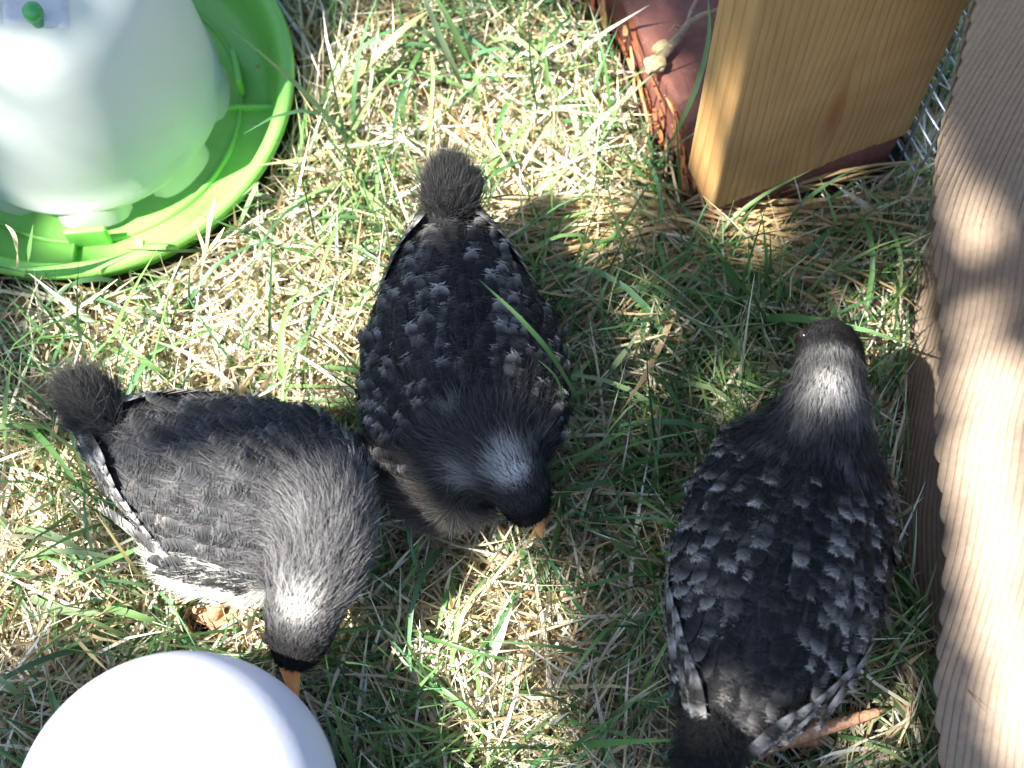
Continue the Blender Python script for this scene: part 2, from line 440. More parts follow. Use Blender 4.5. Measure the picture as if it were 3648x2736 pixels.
for (x0, x1, y0, y1), k in ((VIS, 1.35), (MAR, 0.7), (FAR, 0.25)):
    # matted thatch, nearly lying
    n = int(32000*k); xy = scatter(n, x0, x1, y0, y1)
    fat = 1.0 if k > .5 else 1.8
    straw_parts.append(blades(n, xy, U(.022, .085, n)*fat, U(.0009, .0022, n)*fat, U(R(62), R(94), n), U(-.3, .35, n), U(0, 6.283, n), U(-1.5, 1.5, n),
                              pick(STRAW, n, .18), pick(STRAW, n, .18), 4, z0=U(.001, .014, n), taper=0.35))
    # standing stubble
    n = int(20000*k); xy = scatter(n, x0, x1, y0, y1)
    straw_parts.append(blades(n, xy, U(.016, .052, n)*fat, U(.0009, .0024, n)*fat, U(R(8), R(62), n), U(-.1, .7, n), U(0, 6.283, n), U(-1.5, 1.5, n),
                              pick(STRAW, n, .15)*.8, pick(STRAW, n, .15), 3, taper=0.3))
    # green tufts: several blades leave one node
    n = int(4900*k); c = scatter(n, x0, x1, y0, y1)
    w = vnoise(c[:, 0], c[:, 1], 22, 3)+0.5*vnoise(c[:, 0], c[:, 1], 55, 5)
    thin = np.zeros(n, bool)
    for (ex, ey, ea, eb) in ((1700, 480, 560, 400), (900, 1180, 560, 330), (1500, 2150, 480, 330)):   # dry patches of the lawn
        ec = P(ex, ey, 0); thin |= ((c[:, 0]-ec[0])/(ea*.000158))**2+((c[:, 1]-ec[1])/(eb*.00018))**2 < 1
    c = c[(w+rng.randn(n)*.5 > -0.45) & ~(thin & (rng.rand(n) < .60))]; nb = 5
    xy = np.repeat(c, nb, 0)+rng.randn(len(c)*nb, 2)*.0035; n = len(xy)
    az = np.repeat(U(0, 6.283, len(c)), nb)+rng.randn(n)*1.1
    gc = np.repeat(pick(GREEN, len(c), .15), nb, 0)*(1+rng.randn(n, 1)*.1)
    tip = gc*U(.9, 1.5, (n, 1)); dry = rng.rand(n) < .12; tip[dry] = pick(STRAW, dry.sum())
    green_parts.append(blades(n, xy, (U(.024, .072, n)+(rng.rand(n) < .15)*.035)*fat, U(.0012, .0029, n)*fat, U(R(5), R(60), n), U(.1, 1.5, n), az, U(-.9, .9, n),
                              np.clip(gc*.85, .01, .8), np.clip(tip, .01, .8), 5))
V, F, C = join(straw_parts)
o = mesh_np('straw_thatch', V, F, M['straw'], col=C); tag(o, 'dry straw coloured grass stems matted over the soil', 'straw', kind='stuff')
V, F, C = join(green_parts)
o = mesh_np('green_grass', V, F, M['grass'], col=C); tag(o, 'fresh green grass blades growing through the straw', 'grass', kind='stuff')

# long blades and stalks that stand out in the photograph
def ribbon(pts, width, c, fold=0.25, n=14):
    pts = np.array(pts, float); t = np.linspace(0, 1, len(pts)); s = np.linspace(0, 1, n)
    q = np.stack([np.interp(s, t, pts[:, i]) for i in range(3)], -1)
    for _ in range(3): q[1:-1] = (q[:-2]+2*q[1:-1]+q[2:])/4
    tg = norm(np.gradient(q, axis=0)); up = np.array([0, 0, 1.0])
    sd_ = norm(np.cross(tg, up)+rng.randn(3)*.15); nn = np.cross(sd_, tg)
    w = width*np.minimum(1, .5+2*s)*(1-np.clip((s-.35)/.65, 0, 1)**1.8*.95)
    V = np.stack([q-sd_*w[:, None]/2+nn*w[:, None]*fold*.5, q, q+sd_*w[:, None]/2+nn*w[:, None]*fold*.5], 1).reshape(-1, 3)
    V[:, 2] = np.maximum(V[:, 2], .0008)
    F = np.array([[i*3+j, i*3+j+1, i*3+j+4, i*3+j+3] for i in range(n-1) for j in range(2)])
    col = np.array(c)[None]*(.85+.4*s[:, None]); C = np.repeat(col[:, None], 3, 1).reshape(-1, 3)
    return V, F, np.clip(C, 0, .85)
G1, G2, G3 = (.10, .21, .065), (.14, .25, .085), (.19, .27, .14); S1, S2, S3 = (.66, .56, .34), (.5, .36, .17), (.34, .22, .1)
long_px = [
    ([(2320, 640, .01), (2420, 460, .05), (2490, 300, .075), (2535, 120, .085), (2520, -20, .085)], .0036, G2),
    ([(2260, 1000, .01), (2300, 1120, .035), (2280, 1250, .045)], .0030, G1),
    ([(2120, 1420, .01), (2190, 1300, .045), (2280, 1185, .06)], .0042, G3),
    ([(2230, 1120, .02), (2330, 985, .05), (2480, 975, .055), (2590, 1080, .03)], .0024, G1),
    ([(2730, 1520, .01), (2690, 1380, .03), (2600, 1180, .05), (2470, 1020, .05)], .0034, G2),
    ([(2728, 1520, .01), (2700, 1430, .03), (2605, 1372, .04)], .0040, G3),
    ([(2728, 1520, .01), (2770, 1420, .03), (2830, 1340, .03)], .0028, G2),
    ([(2640, 980, .005), (2530, 850, .03), (2700, 700, .045), (2900, 600, .05)], .0030, G2),
    ([(2300, 1820, .01), (2340, 1650, .04), (2355, 1440, .055)], .0022, G2),
    ([(2080, 1900, .01), (2160, 1820, .03), (2230, 1740, .04)], .0030, G3),
    ([(1600, 1930, .01), (1585, 1800, .07), (1605, 1690, .115)], .0030, G1),
    ([(1480, 1960, .005), (1420, 1820, .03), (1360, 1740, .045)], .0034, G1),
    ([(1150, 2560, .01), (1300, 2560, .03), (1500, 2620, .03), (1700, 2700, .01)], .0036, G1),
    ([(1420, 2400, .01), (1560, 2440, .035), (1700, 2560, .03), (1790, 2700, .01)], .0036, G1),
    ([(1720, 1930, .01), (1860, 1960, .03), (2000, 2040, .025), (2100, 2120, .01)], .0030, G1),
    ([(1600, 2500, .01), (1620, 2300, .03), (1640, 2080, .045)], .0030, G2),
    ([(0, 1900, .01), (120, 1880, .04), (260, 1940, .045), (330, 1985, .03)], .0042, G3),
    ([(0, 2010, .01), (150, 1960, .04), (330, 1970, .05), (480, 2010, .035)], .0032, G3),
    ([(40, 2080, .01), (170, 2170, .03), (330, 2190, .035), (420, 2170, .03)], .0044, G3),
    ([(280, 2170, .01), (420, 2170, .04), (560, 2220, .035), (640, 2260, .01)], .0042, G2),
    ([(330, 2240, .01), (420, 2260, .03), (480, 2310, .02)], .0036, G2),
    ([(150, 2580, .005), (80, 2480, .03), (0, 2420, .05), (-60, 2360, .05)], .0040, G3),
    ([(120, 2030, .01), (200, 2200, .03), (195, 2285, .035), (160, 2260, .04)], .0030, G2),
    ([(30, 1660, .01), (15, 1550, .04), (20, 1400, .06), (40, 1300, .06)], .0034, G2),
    ([(90, 1020, .01), (100, 930, .07), (118, 800, .10)], .0046, G1),
    ([(60, 1010, .01), (64, 900, .07), (50, 830, .085), (20, 800, .085)], .0032, S1),
    ([(700, 1010, .005), (735, 900, .03), (690, 790, .055)], .0030, S1),
    ([(735, 900, .03), (745, 790, .06), (768, 700, .075)], .0034, S1),
    ([(735, 900, .03), (770, 860, .045), (800, 810, .05)], .0026, S1),
    ([(820, 880, .01), (900, 690, .04), (930, 640, .045), (860, 700, .05)], .0034, G3),
    ([(1000, 760, .01), (960, 700, .03), (880, 690, .035)], .0040, G3),
    ([(1210, 345, .02), (1330, 210, .05), (1450, 90, .06), (1540, 30, .06)], .0050, (.42, .46, .18)),
    ([(1640, 240, .01), (1530, 120, .05), (1440, 80, .055)], .0040, G3),
    ([(1690, 400, .01), (1600, 210, .05), (1520, 20, .07), (1500, -60, .075)], .0042, G3),
    ([(1700, 300, .02), (1600, 70, .06), (1540, -30, .07)], .0040, G2),
    ([(1240, 240, .02), (1480, 255, .04), (1640, 300, .035), (1700, 360, .02)], .0036, G2),
    ([(1720, 460, .01), (1690, 340, .035), (1700, 260, .05), (1730, 200, .05)], .0040, G2),
    ([(2000, 640, .01), (2080, 480, .05), (2230, 350, .06), (2330, 260, .06)], .0036, G3),
    ([(1930, 420, .01), (1950, 300, .05), (1940, 160, .07)], .0034, G2),
    ([(1700, 440, .03), (1800, 600, .03), (1870, 690, .02), (1900, 740, .01)], .0050, (.62, .47, .24)),
    ([(1720, 470, .035), (1830, 660, .03), (1890, 760, .01)], .0040, (.58, .43, .21)),
    ([(1940, 960, .01), (2100, 950, .02), (2260, 990, .02), (2340, 1010, .01)], .0046, S2),
    ([(1960, 905, .01), (2120, 860, .03), (2300, 880, .035), (2420, 940, .01)], .0036, S2),
    ([(3010, 1480, .005), (2800, 1540, .02), (2560, 1570, .03), (2440, 1590, .02)], .0026, (.35, .33, .1)),
    ([(3160, 1440, .005), (3110, 1350, .03), (3160, 1300, .04), (3240, 1290, .035)], .0036, G2),
    ([(3160, 1440, .005), (3130, 1330, .04), (3135, 1270, .05)], .0030, G3),
    ([(2560, 2020, .01), (2400, 1880, .05), (2310, 1830, .05)], .0042, G2),
    ([(1430, 950, .01), (1320, 860, .035), (1250, 900, .03)], .0034, G3),
    ([(640, 1230, .01), (560, 1120, .03), (480, 1090, .035), (430, 1120, .03)], .0036, G3),
]
parts = [ribbon([P(*q) for q in pts], w, c) for pts, w, c in long_px]
# blade that crosses the back of the middle chick
parts.append(ribbon([P(2080, 1460, .06), P(1960, 1250, .142), P(1830, 1110, .150), P(1705, 995, .140)], .0026, G1))
parts.append(ribbon([P(2100, 1700, .02), P(2010, 1460, .08), P(1990, 1345, .122), P(1915, 1280, .135)], .0018, G2))
# dry fanned tuft in front of the pine board
for i in range(210):
    a = U(R(160), R(250)) if i % 3 else U(R(-60), R(40)); L = U(.06, .16)
    b0 = P(U(2250, 2620), U(760, 960), .003); e = np.array([math.cos(a), math.sin(a)*.55, 0])
    parts.append(ribbon([b0, b0+e*L*.4+[0, 0, U(.02, .042)], b0+e*L*.8+[0, 0, U(.014, .038)], b0+e*L+[0, 0, U(.002, .018)]], U(.0012, .0026),
                        np.array([S2, (.42, .29, .14), (.56, .43, .24)][i % 3])*U(.8, 1.2), n=8))
# loose pale stalks on top of the thatch
for i in range(420):
    x, y = U(0, 3200), U(0, 2736); b0 = P(x, y, U(.008, .022)); a = U(0, 6.28); L = U(.04, .12)
    e = np.array([math.cos(a), math.sin(a), U(-.1, .25)]); sd2 = np.array([-math.sin(a), math.cos(a), 0])*U(-.35, .35)
    v = ribbon([b0, b0+e*L*.5+sd2*L*.3, b0+e*L+sd2*L], U(.0014, .0026), STRAW[rng.randint(len(STRAW))]*U(.8, 1.15), n=6)
    if not obstacle_hit(v[0]).any(): parts.append(v)
for i in range(330):
    x, y = U(-100, 3200), U(-50, 2736); b0 = P(x, y, .002); a = U(0, 6.28); L = U(.05, .10); h = U(.02, .05)
    e = np.array([math.cos(a), math.sin(a), 0]); sd2 = np.array([-math.sin(a), math.cos(a), 0])*U(-.4, .4)
    v = ribbon([b0, b0+e*L*.3+[0, 0, h], b0+e*L*.7+sd2*L*.3+[0, 0, h*1.05], b0+e*L+sd2*L+[0, 0, h*U(.3, .9)]], U(.0018, .0036),
               GREEN[rng.randint(len(GREEN))]*U(.9, 1.3), n=9)
    if not obstacle_hit(v[0]).any(): parts.append(v)
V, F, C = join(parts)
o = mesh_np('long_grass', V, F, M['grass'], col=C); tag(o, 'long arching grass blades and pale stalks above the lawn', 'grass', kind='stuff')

# =================================================================== feeder
fd = empty('poultry_feeder', FEED_C)
tag(fd, 'white hopper feeder standing in a round lime green tray', 'feeder')
Rt = FEED_R
V, F = lathe([(0.0, .006), (Rt*.82, .006), (Rt*.855, .008), (Rt*.895, .018), (Rt*.925, .034), (Rt*.94, .038), (Rt*.97, .0405), (Rt*.995, .0395), (Rt*1.005, .036), (Rt*1.0, .0325), (Rt*.985, .031),
              (Rt*.965, .028), (Rt*.90, .006), (Rt*.87, .003), (0.0, .002)], FEED_C, 128)
tray = mesh_np('tray', V, F, M['green_plastic'], fd)
hop = [(.078, .022), (.0812, .0235), (.0818, .027), (.0798, .032), (.0793, .05), (.0765, .09), (.0725, .125), (.0705, .138), (.067, .148), (.061, .155), (.051, .160), (.03, .163), (0, .164)]
V, F = lathe(hop, FEED_C, 128); hopper = mesh_np('hopper', V, F, M['hopper_white'], fd)
# curved scoops round the foot of the hopper
for k in range(8):
    a = R(8+45*k)
    e = np.array([math.cos(a), math.sin(a), 0]); s_ = np.array([-e[1], e[0], 0])
    n, m_ = 14, 6; V = []
    for i in range(n+1):
        u = -1+2*i/n
        for j in range(m_+1):
            v = j/m_
            ext = .0078*math.sqrt(max(0, 1-u*u*u*u))
            V.append(FEED_C+e*((.0765)+ext*v-.005*u*u)+s_*u*.022+np.array([0, 0, .036-.027*v*v+.003*(1-u*u)]))
    F = [[i*(m_+1)+j, (i+1)*(m_+1)+j, (i+1)*(m_+1)+j+1, i*(m_+1)+j+1] for i in range(n) for j in range(m_)]
    mesh_np('scoop', np.array(V), np.array(F), M['hopper_white'], fd)
for k in range(4):
    a = R(13-97*k if k < 2 else 13+90*(k-1)); e = np.array([math.cos(a), math.sin(a), 0]); s_ = np.array([-e[1], e[0], 0]); z = np.array([0, 0, 1.0])
    bm = box_bm(FEED_C+e*.0885-s_*.012+z*.006, s_*.024, e*.004, z*.018, .0015)
    bm_obj('clip', bm, M['green_plastic'], fd)
    a = R(0+90*k); e = np.array([math.cos(a), math.sin(a), 0]); s_ = np.array([-e[1], e[0], 0])
    bm = box_bm(FEED_C+e*.080-s_*.0012+z*.0055, s_*.0024, e*(Rt*.885-.080), z*.006, .0008)
    bm_obj('rib', bm, M['green_plastic'], fd)
# ring on the tray floor
V, F = lathe([(.0885, .0055), (.089, .009), (.0908, .009), (.0913, .0055)], FEED_C, 96); mesh_np('floor_ring', V, F, M['green_plastic'], fd)
kc = P(122, 52, .166)
kz = np.array([0, 0, 1.0])
hp = np.array(hop)
def hop_z(x, y):
    return float(np.interp(np.hypot(x-FEED_C[0], y-FEED_C[1]), hp[3:, 0][::-1], hp[3:, 1][::-1]))
V = []; NL = 16
for i in range(NL+1):
    for j in range(NL+1):
        u, v = i/NL, j/NL; q = P(8+236*u, -70+160*v, .160); edge = min(u, 1-u, v, 1-v)
        V.append((q[0], q[1], hop_z(q[0], q[1])+.0018*min(1, edge/.07)-.0006))
F = np.array([[i*(NL+1)+j, (i+1)*(NL+1)+j, (i+1)*(NL+1)+j+1, i*(NL+1)+j+1] for i in range(NL) for j in range(NL)])
lug = mesh_np('handle_lug', np.array(V), F, M['lug_grey'], fd)
V, F = lathe([(.0030, -.003), (.0030, .0015), (.0046, .003), (.0050, .0055), (.0046, .0085), (.003, .0105), (0, .011)], (kc[0], kc[1], hop_z(kc[0], kc[1])+.002), 24)
mesh_np('knob', V, F, M['knob_green'], lug)
# crumbs of feed
for i, (x, y, r) in enumerate([(500, 868, 14), (505, 880, 9), (590, 855, 10), (322, 815, 9), (918, 235, 6), (905, 450, 7), (380, 845, 7), (700, 790, 6)]):
    c = P(x, y, .012 if i not in (0, 1) else .03)
    dc = np.hypot(*(c-FEED_C)[:2])
    zf = .006 if dc < Rt*.80 else float(np.interp(dc, [Rt*.82, Rt*.855, Rt*.895, Rt*.925, Rt*.97], [.006, .008, .018, .034, .0405]))
    c = P(x, y, zf)
    bm = bmesh.new(); bmesh.ops.create_icosphere(bm, subdivisions=2, radius=r*.00017)
    for v in bm.verts: v.co *= 1+.35*rng.randn()*.5; v.co.z *= .7
    bmesh.ops.translate(bm, verts=bm.verts, vec=Vector(c)+Vector((0, 0, r*.00010)))
    o = bm_obj('feed_crumb', bm, M['husk']); tag(o, 'tiny pale crumb of feed lying in the green tray', 'crumb', 'feed crumbs in the green tray')

# =================================================================== drinker dome
dr = empty('poultry_drinker', DOME_C); tag(dr, 'smooth white plastic dome in front of the grey chick', 'drinker')
D = DOME_R
prof = [(0, DOME_Z+D*.86)]
for k in range(1, 22):
    t = k/22*math.pi/2; prof.append((D*math.sin(t), DOME_Z+D*.86*math.cos(t)))
prof += [(D, DOME_Z), (D*.995, DOME_Z-.004), (D*.985, DOME_Z-.006), (D*.97, DOME_Z-.02), (D*.90, .05), (D*.83, .02), (D*.82, .006)]
V, F = lathe(prof, DOME_C, 128); mesh_np('dome', V, F[:, ::-1], M['dome_white'], dr)
V, F = lathe([(0, .002), (D*.84, .002), (D*.86, .006), (D*.86, .018), (D*.845, .020), (D*.832, .018), (D*.825, .007), (0, .0065)], DOME_C, 96)
mesh_np('base', V, F, M['dome_white'], dr)
for (x, y, r) in [(361, 2630, .0005), (445, 2714, .00035)]:
    z = DOME_Z
    for _ in range(12):
        q = P(x, y, z); d = min(np.hypot(*(q-DOME_C)[:2])/D, .99); z = DOME_Z+D*.86*math.sqrt(1-d*d)
    bm = bmesh.new(); bmesh.ops.create_icosphere(bm, subdivisions=1, radius=r); bmesh.ops.translate(bm, verts=bm.verts, vec=Vector(P(x, y, z)))
    bm_obj('dirt_speck', bm, M['claw'], dr)

# =================================================================== pine board
def mat_pine():
    m, nt, b, out = new_mat('pine')
    L = nt.links
    tc = node(nt, 'ShaderNodeTexCoord')
    sx = node(nt, 'ShaderNodeSeparateXYZ'); L.new(tc.outputs['Object'], sx.inputs[0])
    def math_(op, a, b_=None, c=None):
        n = node(nt, 'ShaderNodeMath', operation=op)
        for i, v in enumerate((a, b_, c)):
            if v is None: continue
            if isinstance(v, (int, float)): n.inputs[i].default_value = v
            else: L.new(v, n.inputs[i])
        return n.outputs[0]
    X, Y, Z = sx.outputs
    kx, kz = 0.064, 0.050                         # the knot's streak
    dx = math_('SUBTRACT', X, kx); dz = math_('SUBTRACT', Z, kz)
    q = math_('ADD', math_('POWER', math_('DIVIDE', dx, .022), 2), math_('POWER', math_('DIVIDE', dz, .07), 2))
    g = math_('POWER', 2.718, math_('MULTIPLY', q, -1))
    dev = math_('MULTIPLY', math_('MULTIPLY', g, dx), -0.72)      # rings crowd round the knot
    mp = node(nt, 'ShaderNodeMapping'); mp.inputs['Scale'].default_value = (14, 14, 2.2); L.new(tc.outputs['Object'], mp.inputs[0])
    nz = node(nt, 'ShaderNodeTexNoise', Scale=1.0, Detail=4.0); L.new(mp.outputs[0], nz.inputs['Vector'])
    xx = math_('ADD', math_('ADD', X, dev), math_('MULTIPLY', math_('SUBTRACT', nz.outputs[0], .5), .020))
    xx = math_('ADD', xx, math_('MULTIPLY', Y, .55))
    saw = math_('FRACT', math_('MULTIPLY', xx, 210))
    nf = node(nt, 'ShaderNodeTexNoise', Scale=30.0, Detail=2.0); L.new(tc.outputs['Object'], nf.inputs['Vector'])
    ring = ramp(nt, [(0.0, (.45, .27, .115)), (.6, (.43, .25, .10)), (.84, (.355, .19, .068)), (.93, (.40, .225, .085)), (1.0, (.45, .27, .115))])
    L.new(saw, ring.inputs[0])
    mp2 = node(nt, 'ShaderNodeMapping'); mp2.inputs['Scale'].default_value = (700, 700, 22); L.new(tc.outputs['Object'], mp2.inputs[0])
    fi = node(nt, 'ShaderNodeTexNoise', Scale=1.0, Detail=3.0); L.new(mp2.outputs[0], fi.inputs['Vector'])
    fr = ramp(nt, [(.3, (.84, .82, .78)), (.7, (1, 1, 1))]); L.new(fi.outputs[0], fr.inputs[0])
    mx = node(nt, 'ShaderNodeMix', data_type='RGBA', blend_type='MULTIPLY'); mx.inputs[0].default_value = 1
    L.new(ring.outputs[0], mx.inputs[6]); L.new(fr.outputs[0], mx.inputs[7])
    # brown streak above the knot
    q2 = math_('ADD', math_('POWER', math_('DIVIDE', dx, .0055), 2), math_('POWER', math_('DIVIDE', math_('SUBTRACT', dz, .012), .030), 2))
    g2 = math_('MULTIPLY', math_('POWER', 2.718, math_('MULTIPLY', q2, -1)), .75)
    mk = node(nt, 'ShaderNodeMix', data_type='RGBA'); mk.inputs[7].default_value = (.26, .10, .03, 1)
    L.new(g2, mk.inputs[0]); L.new(mx.outputs[2], mk.inputs[6])
    nb_ = ramp(nt, [(.35, (.9, .88, .84)), (.7, (1.04, 1.04, 1.04))]); L.new(nf.outputs[0], nb_.inputs[0])
    mb = node(nt, 'ShaderNodeMix', data_type='RGBA', blend_type='MULTIPLY'); mb.inputs[0].default_value = 1
    L.new(mk.outputs[2], mb.inputs[6]); L.new(nb_.outputs[0], mb.inputs[7])
    L.new(mb.outputs[2], b.inputs['Base Color']); b.inputs['Roughness'].default_value = .62; b.inputs['Specular IOR Level'].default_value = .3
    bp = node(nt, 'ShaderNodeBump', Strength=.25, Distance=.0006); L.new(fi.outputs[0], bp.inputs['Height']); L.new(bp.outputs[0], b.inputs['Normal'])
    return m
M['pine'] = mat_pine()
BH = 0.95
bm = bmesh.new()
nx, nz_ = 60, 2
xs = np.linspace(0, BW, nx+1)
jag = rng.randn(nx+1)*.0007
rings = []
for y in (0, BT):
    low = [bm.verts.new((x, y, .0008+abs(j) + .003*math.exp(-((x-.085)/.02)**2)*(y == 0))) for x, j in zip(xs, jag)]
    hi = [bm.verts.new((x, y, BH)) for x in xs]
    rings.append((low, hi))
for i in range(nx):
    (l0, h0), (l1, h1) = rings
    bm.faces.new((l0[i], l0[i+1], h0[i+1], h0[i])); bm.faces.new((l1[i+1], l1[i], h1[i], h1[i+1]))
    bm.faces.new((l0[i+1], l0[i], l1[i], l1[i+1])); bm.faces.new((h0[i], h0[i+1], h1[i+1], h1[i]))
(l0, h0), (l1, h1) = rings
bm.faces.new((l1[0], l0[0], h0[0], h1[0])); bm.faces.new((l0[-1], l1[-1], h1[-1], h0[-1]))
bmesh.ops.recalc_face_normals(bm, faces=bm.faces)
long_e = [e for e in bm.edges if abs(e.verts[0].co.z-e.verts[1].co.z) > .5 and (min(e.verts[0].co.x, BW-e.verts[0].co.x) < 1e-5)]
bmesh.ops.bevel(bm, geom=long_e, offset=.0022, segments=3, affect='EDGES', profile=.5)
me = bpy.data.meshes.new('pine_board'); bm.to_mesh(me); bm.free()
board = link_mesh('pine_board', me, M['pine'], smooth=False)
lean = Matrix.Rotation(R(-1.6), 4, 'Y')
board.matrix_world = Matrix(((E1[0], E2[0], 0, B0[0]), (E1[1], E2[1], 0, B0[1]), (0, 0, 1, ZB), (0, 0, 0, 1))) @ lean
tag(board, 'upright pale pine board with a sawn end standing on red timber', 'board')

# =================================================================== red timber sill
tb0 = B0+E1*.013+E2*.004; tb0[2] = 0.0
tim = empty('red_timber', tb0+E2*.3)
tag(tim, 'dark red stained timber lying on the grass under the pine board', 'timber')
bm = box_bm(tb0, E1*(BW-.014), E2*.70, np.array([0, 0, ZB-.0005]), .003)
bmesh.ops.subdivide_edges(bm, edges=[e for e in bm.edges if e.calc_length() > .1], cuts=24, use_grid_fill=True)
for v in bm.verts: v.co += Vector(rng.randn(3)*.0005*np.array([1, 1, .3]))
bm_obj('beam', bm, M['red_wood'], tim, smooth=False)
# fibrous splinters along its left edge
parts = []
for i in range(150):
    s = U(.01, .55); z = U(.004, ZB); L = U(.010, .034)
    b0 = tb0+E2*s+E1*U(-.006, .001); b0[2] = z
    e = norm(E2*U(-1, -.5)+np.array([0, 0, U(-.35, .25)])-E1*U(-.05, .22))
    c = np.array([(.50, .22, .08), (.36, .13, .05), (.60, .33, .15), (.24, .08, .04)][i % 4])*U(.8, 1.2)
    parts.append(ribbon([b0, b0+e*L*.5, b0+e*L-E1*U(0, .004)], U(.0012, .0035), c, n=4))
V, F, C = join(parts); o = mesh_np('splinters', V, F, M['splinter'], tim, col=C); o['kind'] = 'stuff'

# =================================================================== wire mesh
def wires(root, specs, rad):
    for a, b_ in specs:
        a = np.array(a); b_ = np.array(b_); n = 7
        path = a+(b_-a)*np.linspace(0, 1, n)[:, None]; path[1:-1] += rng.randn(n-2, 3)*.0003
        V, F = tube(path, rad, 6); mesh_np('wire', V, F, M['wire'], root)
wm0 = B0+E1*(BW+.004); wm0[2] = 0
mesh_root = empty('wire_mesh', wm0); tag(mesh_root, 'galvanised wire mesh panel fixed along the side of the pine board', 'wire mesh')
PT = .0165; sp = []
lean_dx = math.tan(R(1.6))
def wmp(s, z): return wm0+E2*s+E1*(-lean_dx*max(0, z-ZB))+np.array([0, 0, z])
for k in range(34): sp.append((wmp(-.0165+rng.randn()*.0006-.004, .008+PT*k), wmp(.09, .008+PT*k)))
wires(mesh_root, sp, .0008)
wires(mesh_root, [(wmp(-.0165+PT*j, .004), wmp(-.0165+PT*j, .56)+E1*.0016) for j in range(7)], .0008)
oc = P(2925, 722, .012); od = P(3110, 640, .012); ed = norm(od-oc); en = np.array([ed[1], -ed[0], 0])
off = empty('wire_mesh_offcut', [oc[0], oc[1], 0]); tag(off, 'short strip of wire mesh low in the grass before the red timber', 'wire mesh')
wires(off, [(oc-ed*.01, od+ed*.01), (oc-ed*.01+en*.013-[0, 0, .008], od+ed*.01+en*.013-[0, 0, .008])]+[(oc+ed*(.002+.0125*k)-en*.004+[0, 0, .003], oc+ed*(.004+.0125*k)+en*.015-[0, 0, .009]) for k in range(3)], .0008)

# =================================================================== twig
tw = empty('dry_twig', P(2400, 150, ZB)); tag(tw, 'forked dry twig with yellow husks lying on the red timber', 'twig')
zt = ZB+.0025
V, F = merge([tube([P(2310, 260, zt+.001), P(2365, 190, zt+.003), P(2420, 130, zt+.004), P(2455, 80, zt+.005), P(2500, 55, zt+.008), P(2565, 32, zt+.012)], [.0028, .0034, .0026, .0022, .0018, .001], 8),
              tube([P(2450, 85, zt+.005), P(2462, 40, zt+.007), P(2485, -10, zt+.01)], [.0017, .0013, .0008], 7),
              tube([P(2440, 105, zt+.004), P(2405, 90, zt+.006), P(2385, 112, zt+.006)], [.0010, .0008, .0005], 6)])
mesh_np('stem', V, F, M['twig'], tw)
for x, y, r in ((2335, 228, .0048), (2362, 170, .0045), (2318, 226, .003)):
    bm = bmesh.new(); bmesh.ops.create_icosphere(bm, subdivisions=3, radius=r)
    ph = rng.rand(3)*6
    for v in bm.verts: v.co *= 1+.16*math.sin(v.co.x*900+ph[0])*math.cos(v.co.y*1100+ph[1]); v.co.x *= 1.35
    bmesh.ops.translate(bm, verts=bm.verts, vec=Vector(P(x, y, zt+r*.6)))
    bm_obj('husk', bm, M['husk'], tw)

# =================================================================== corrugated cardboard
card_root = empty('corrugated_cardboard', P(3300, 1500, 0)); tag(card_root, 'brown corrugated cardboard sheet leaning along the right side', 'cardboard')
PITCHF = .0038; AMP = .0006; FT = math.tan(R(13))
def sheet(name, edge, rise, nv, width, zig=0.0, amp=AMP):
    """edge: (n,3) lower-left edge; the sheet goes on from it along rise (vector function of u)"""
    n = 360; t = np.linspace(0, 1, len(edge)); s = np.linspace(0, 1, n)
    d = np.concatenate([[0], np.cumsum(np.linalg.norm(np.diff(edge, axis=0), axis=1))]); d /= d[-1]
    E = np.stack([np.interp(s, d, edge[:, i]) for i in range(3)], -1)
    ker = np.hanning(21); ker /= ker.sum()
    for i in range(3):
        pad = np.concatenate([2*E[0, i]-E[10:0:-1, i], E[:, i], 2*E[-1, i]-E[-2:-12:-1, i]])
        E[:, i] = np.convolve(pad, ker, 'valid')
    arc = np.concatenate([[0], np.cumsum(np.linalg.norm(np.diff(E, axis=0), axis=1))])
    v = np.linspace(0, 1, nv)
    G = np.zeros((n, nv, 3))
    for j in range(nv):
        rv = rise(s, v[j]); G[:, j] = E+rv
    du = np.gradient(G, axis=0); dv = np.gradient(G, axis=1); N = norm(np.cross(dv, du))
    if N[..., 0].mean() > 0: N = -N
    dist = v[None, :]*width
    w = dist*math.cos(R(13))+arc[:, None]*math.sin(R(13))             # flutes run 13 degrees off the edge
    ph = w/PITCHF*2*math.pi
    prof = 2*np.abs(np.sin(ph/2))**.7-1.2
    G += N*(amp*prof)[..., None]
    if zig:
        fade = np.clip(1-v*width/.012, 0, 1)[None, :]
        G -= norm(np.stack([dv[..., 0], dv[..., 1], dv[..., 2]], -1))*(zig*prof*fade)[..., None]
    idx = np.arange(n-1)[:, None]*nv+np.arange(nv-1)[None]
    F = np.stack([idx, idx+1, idx+nv+1, idx+nv], -1).reshape(-1, 4)
    o = mesh_np(name, G.reshape(-1, 3), F, M['card'], card_root)
    sm = o.modifiers.new('thickness', 'SOLIDIFY'); sm.thickness = .0007
    return o
def rise_low(s, v):
    r = np.zeros((len(s), 3)); r[:, 0] = v*.085+v*v*.05; r[:, 2] = v*.17; return r
sheet('lower_sheet', CARD+np.array([0, 0, .001]), rise_low, 500, .21)
flap_px = [(3600, -420, .345), (3484, 0, .238), (3414, 280, .168), (3364, 490, .118), (3338, 700, .070), (3330, 880, .042), (3338, 960, .038), (3348, 1055, .040), (3362, 1176, .044), (3356, 1343, .052), (3338, 1564, .060), (3362, 1785, .066), (3374, 2006, .068), (3360, 2228, .066),
           (3338, 2449, .060), (3350, 2615, .054), (3365, 2760, .050), (3390, 3000, .045)]
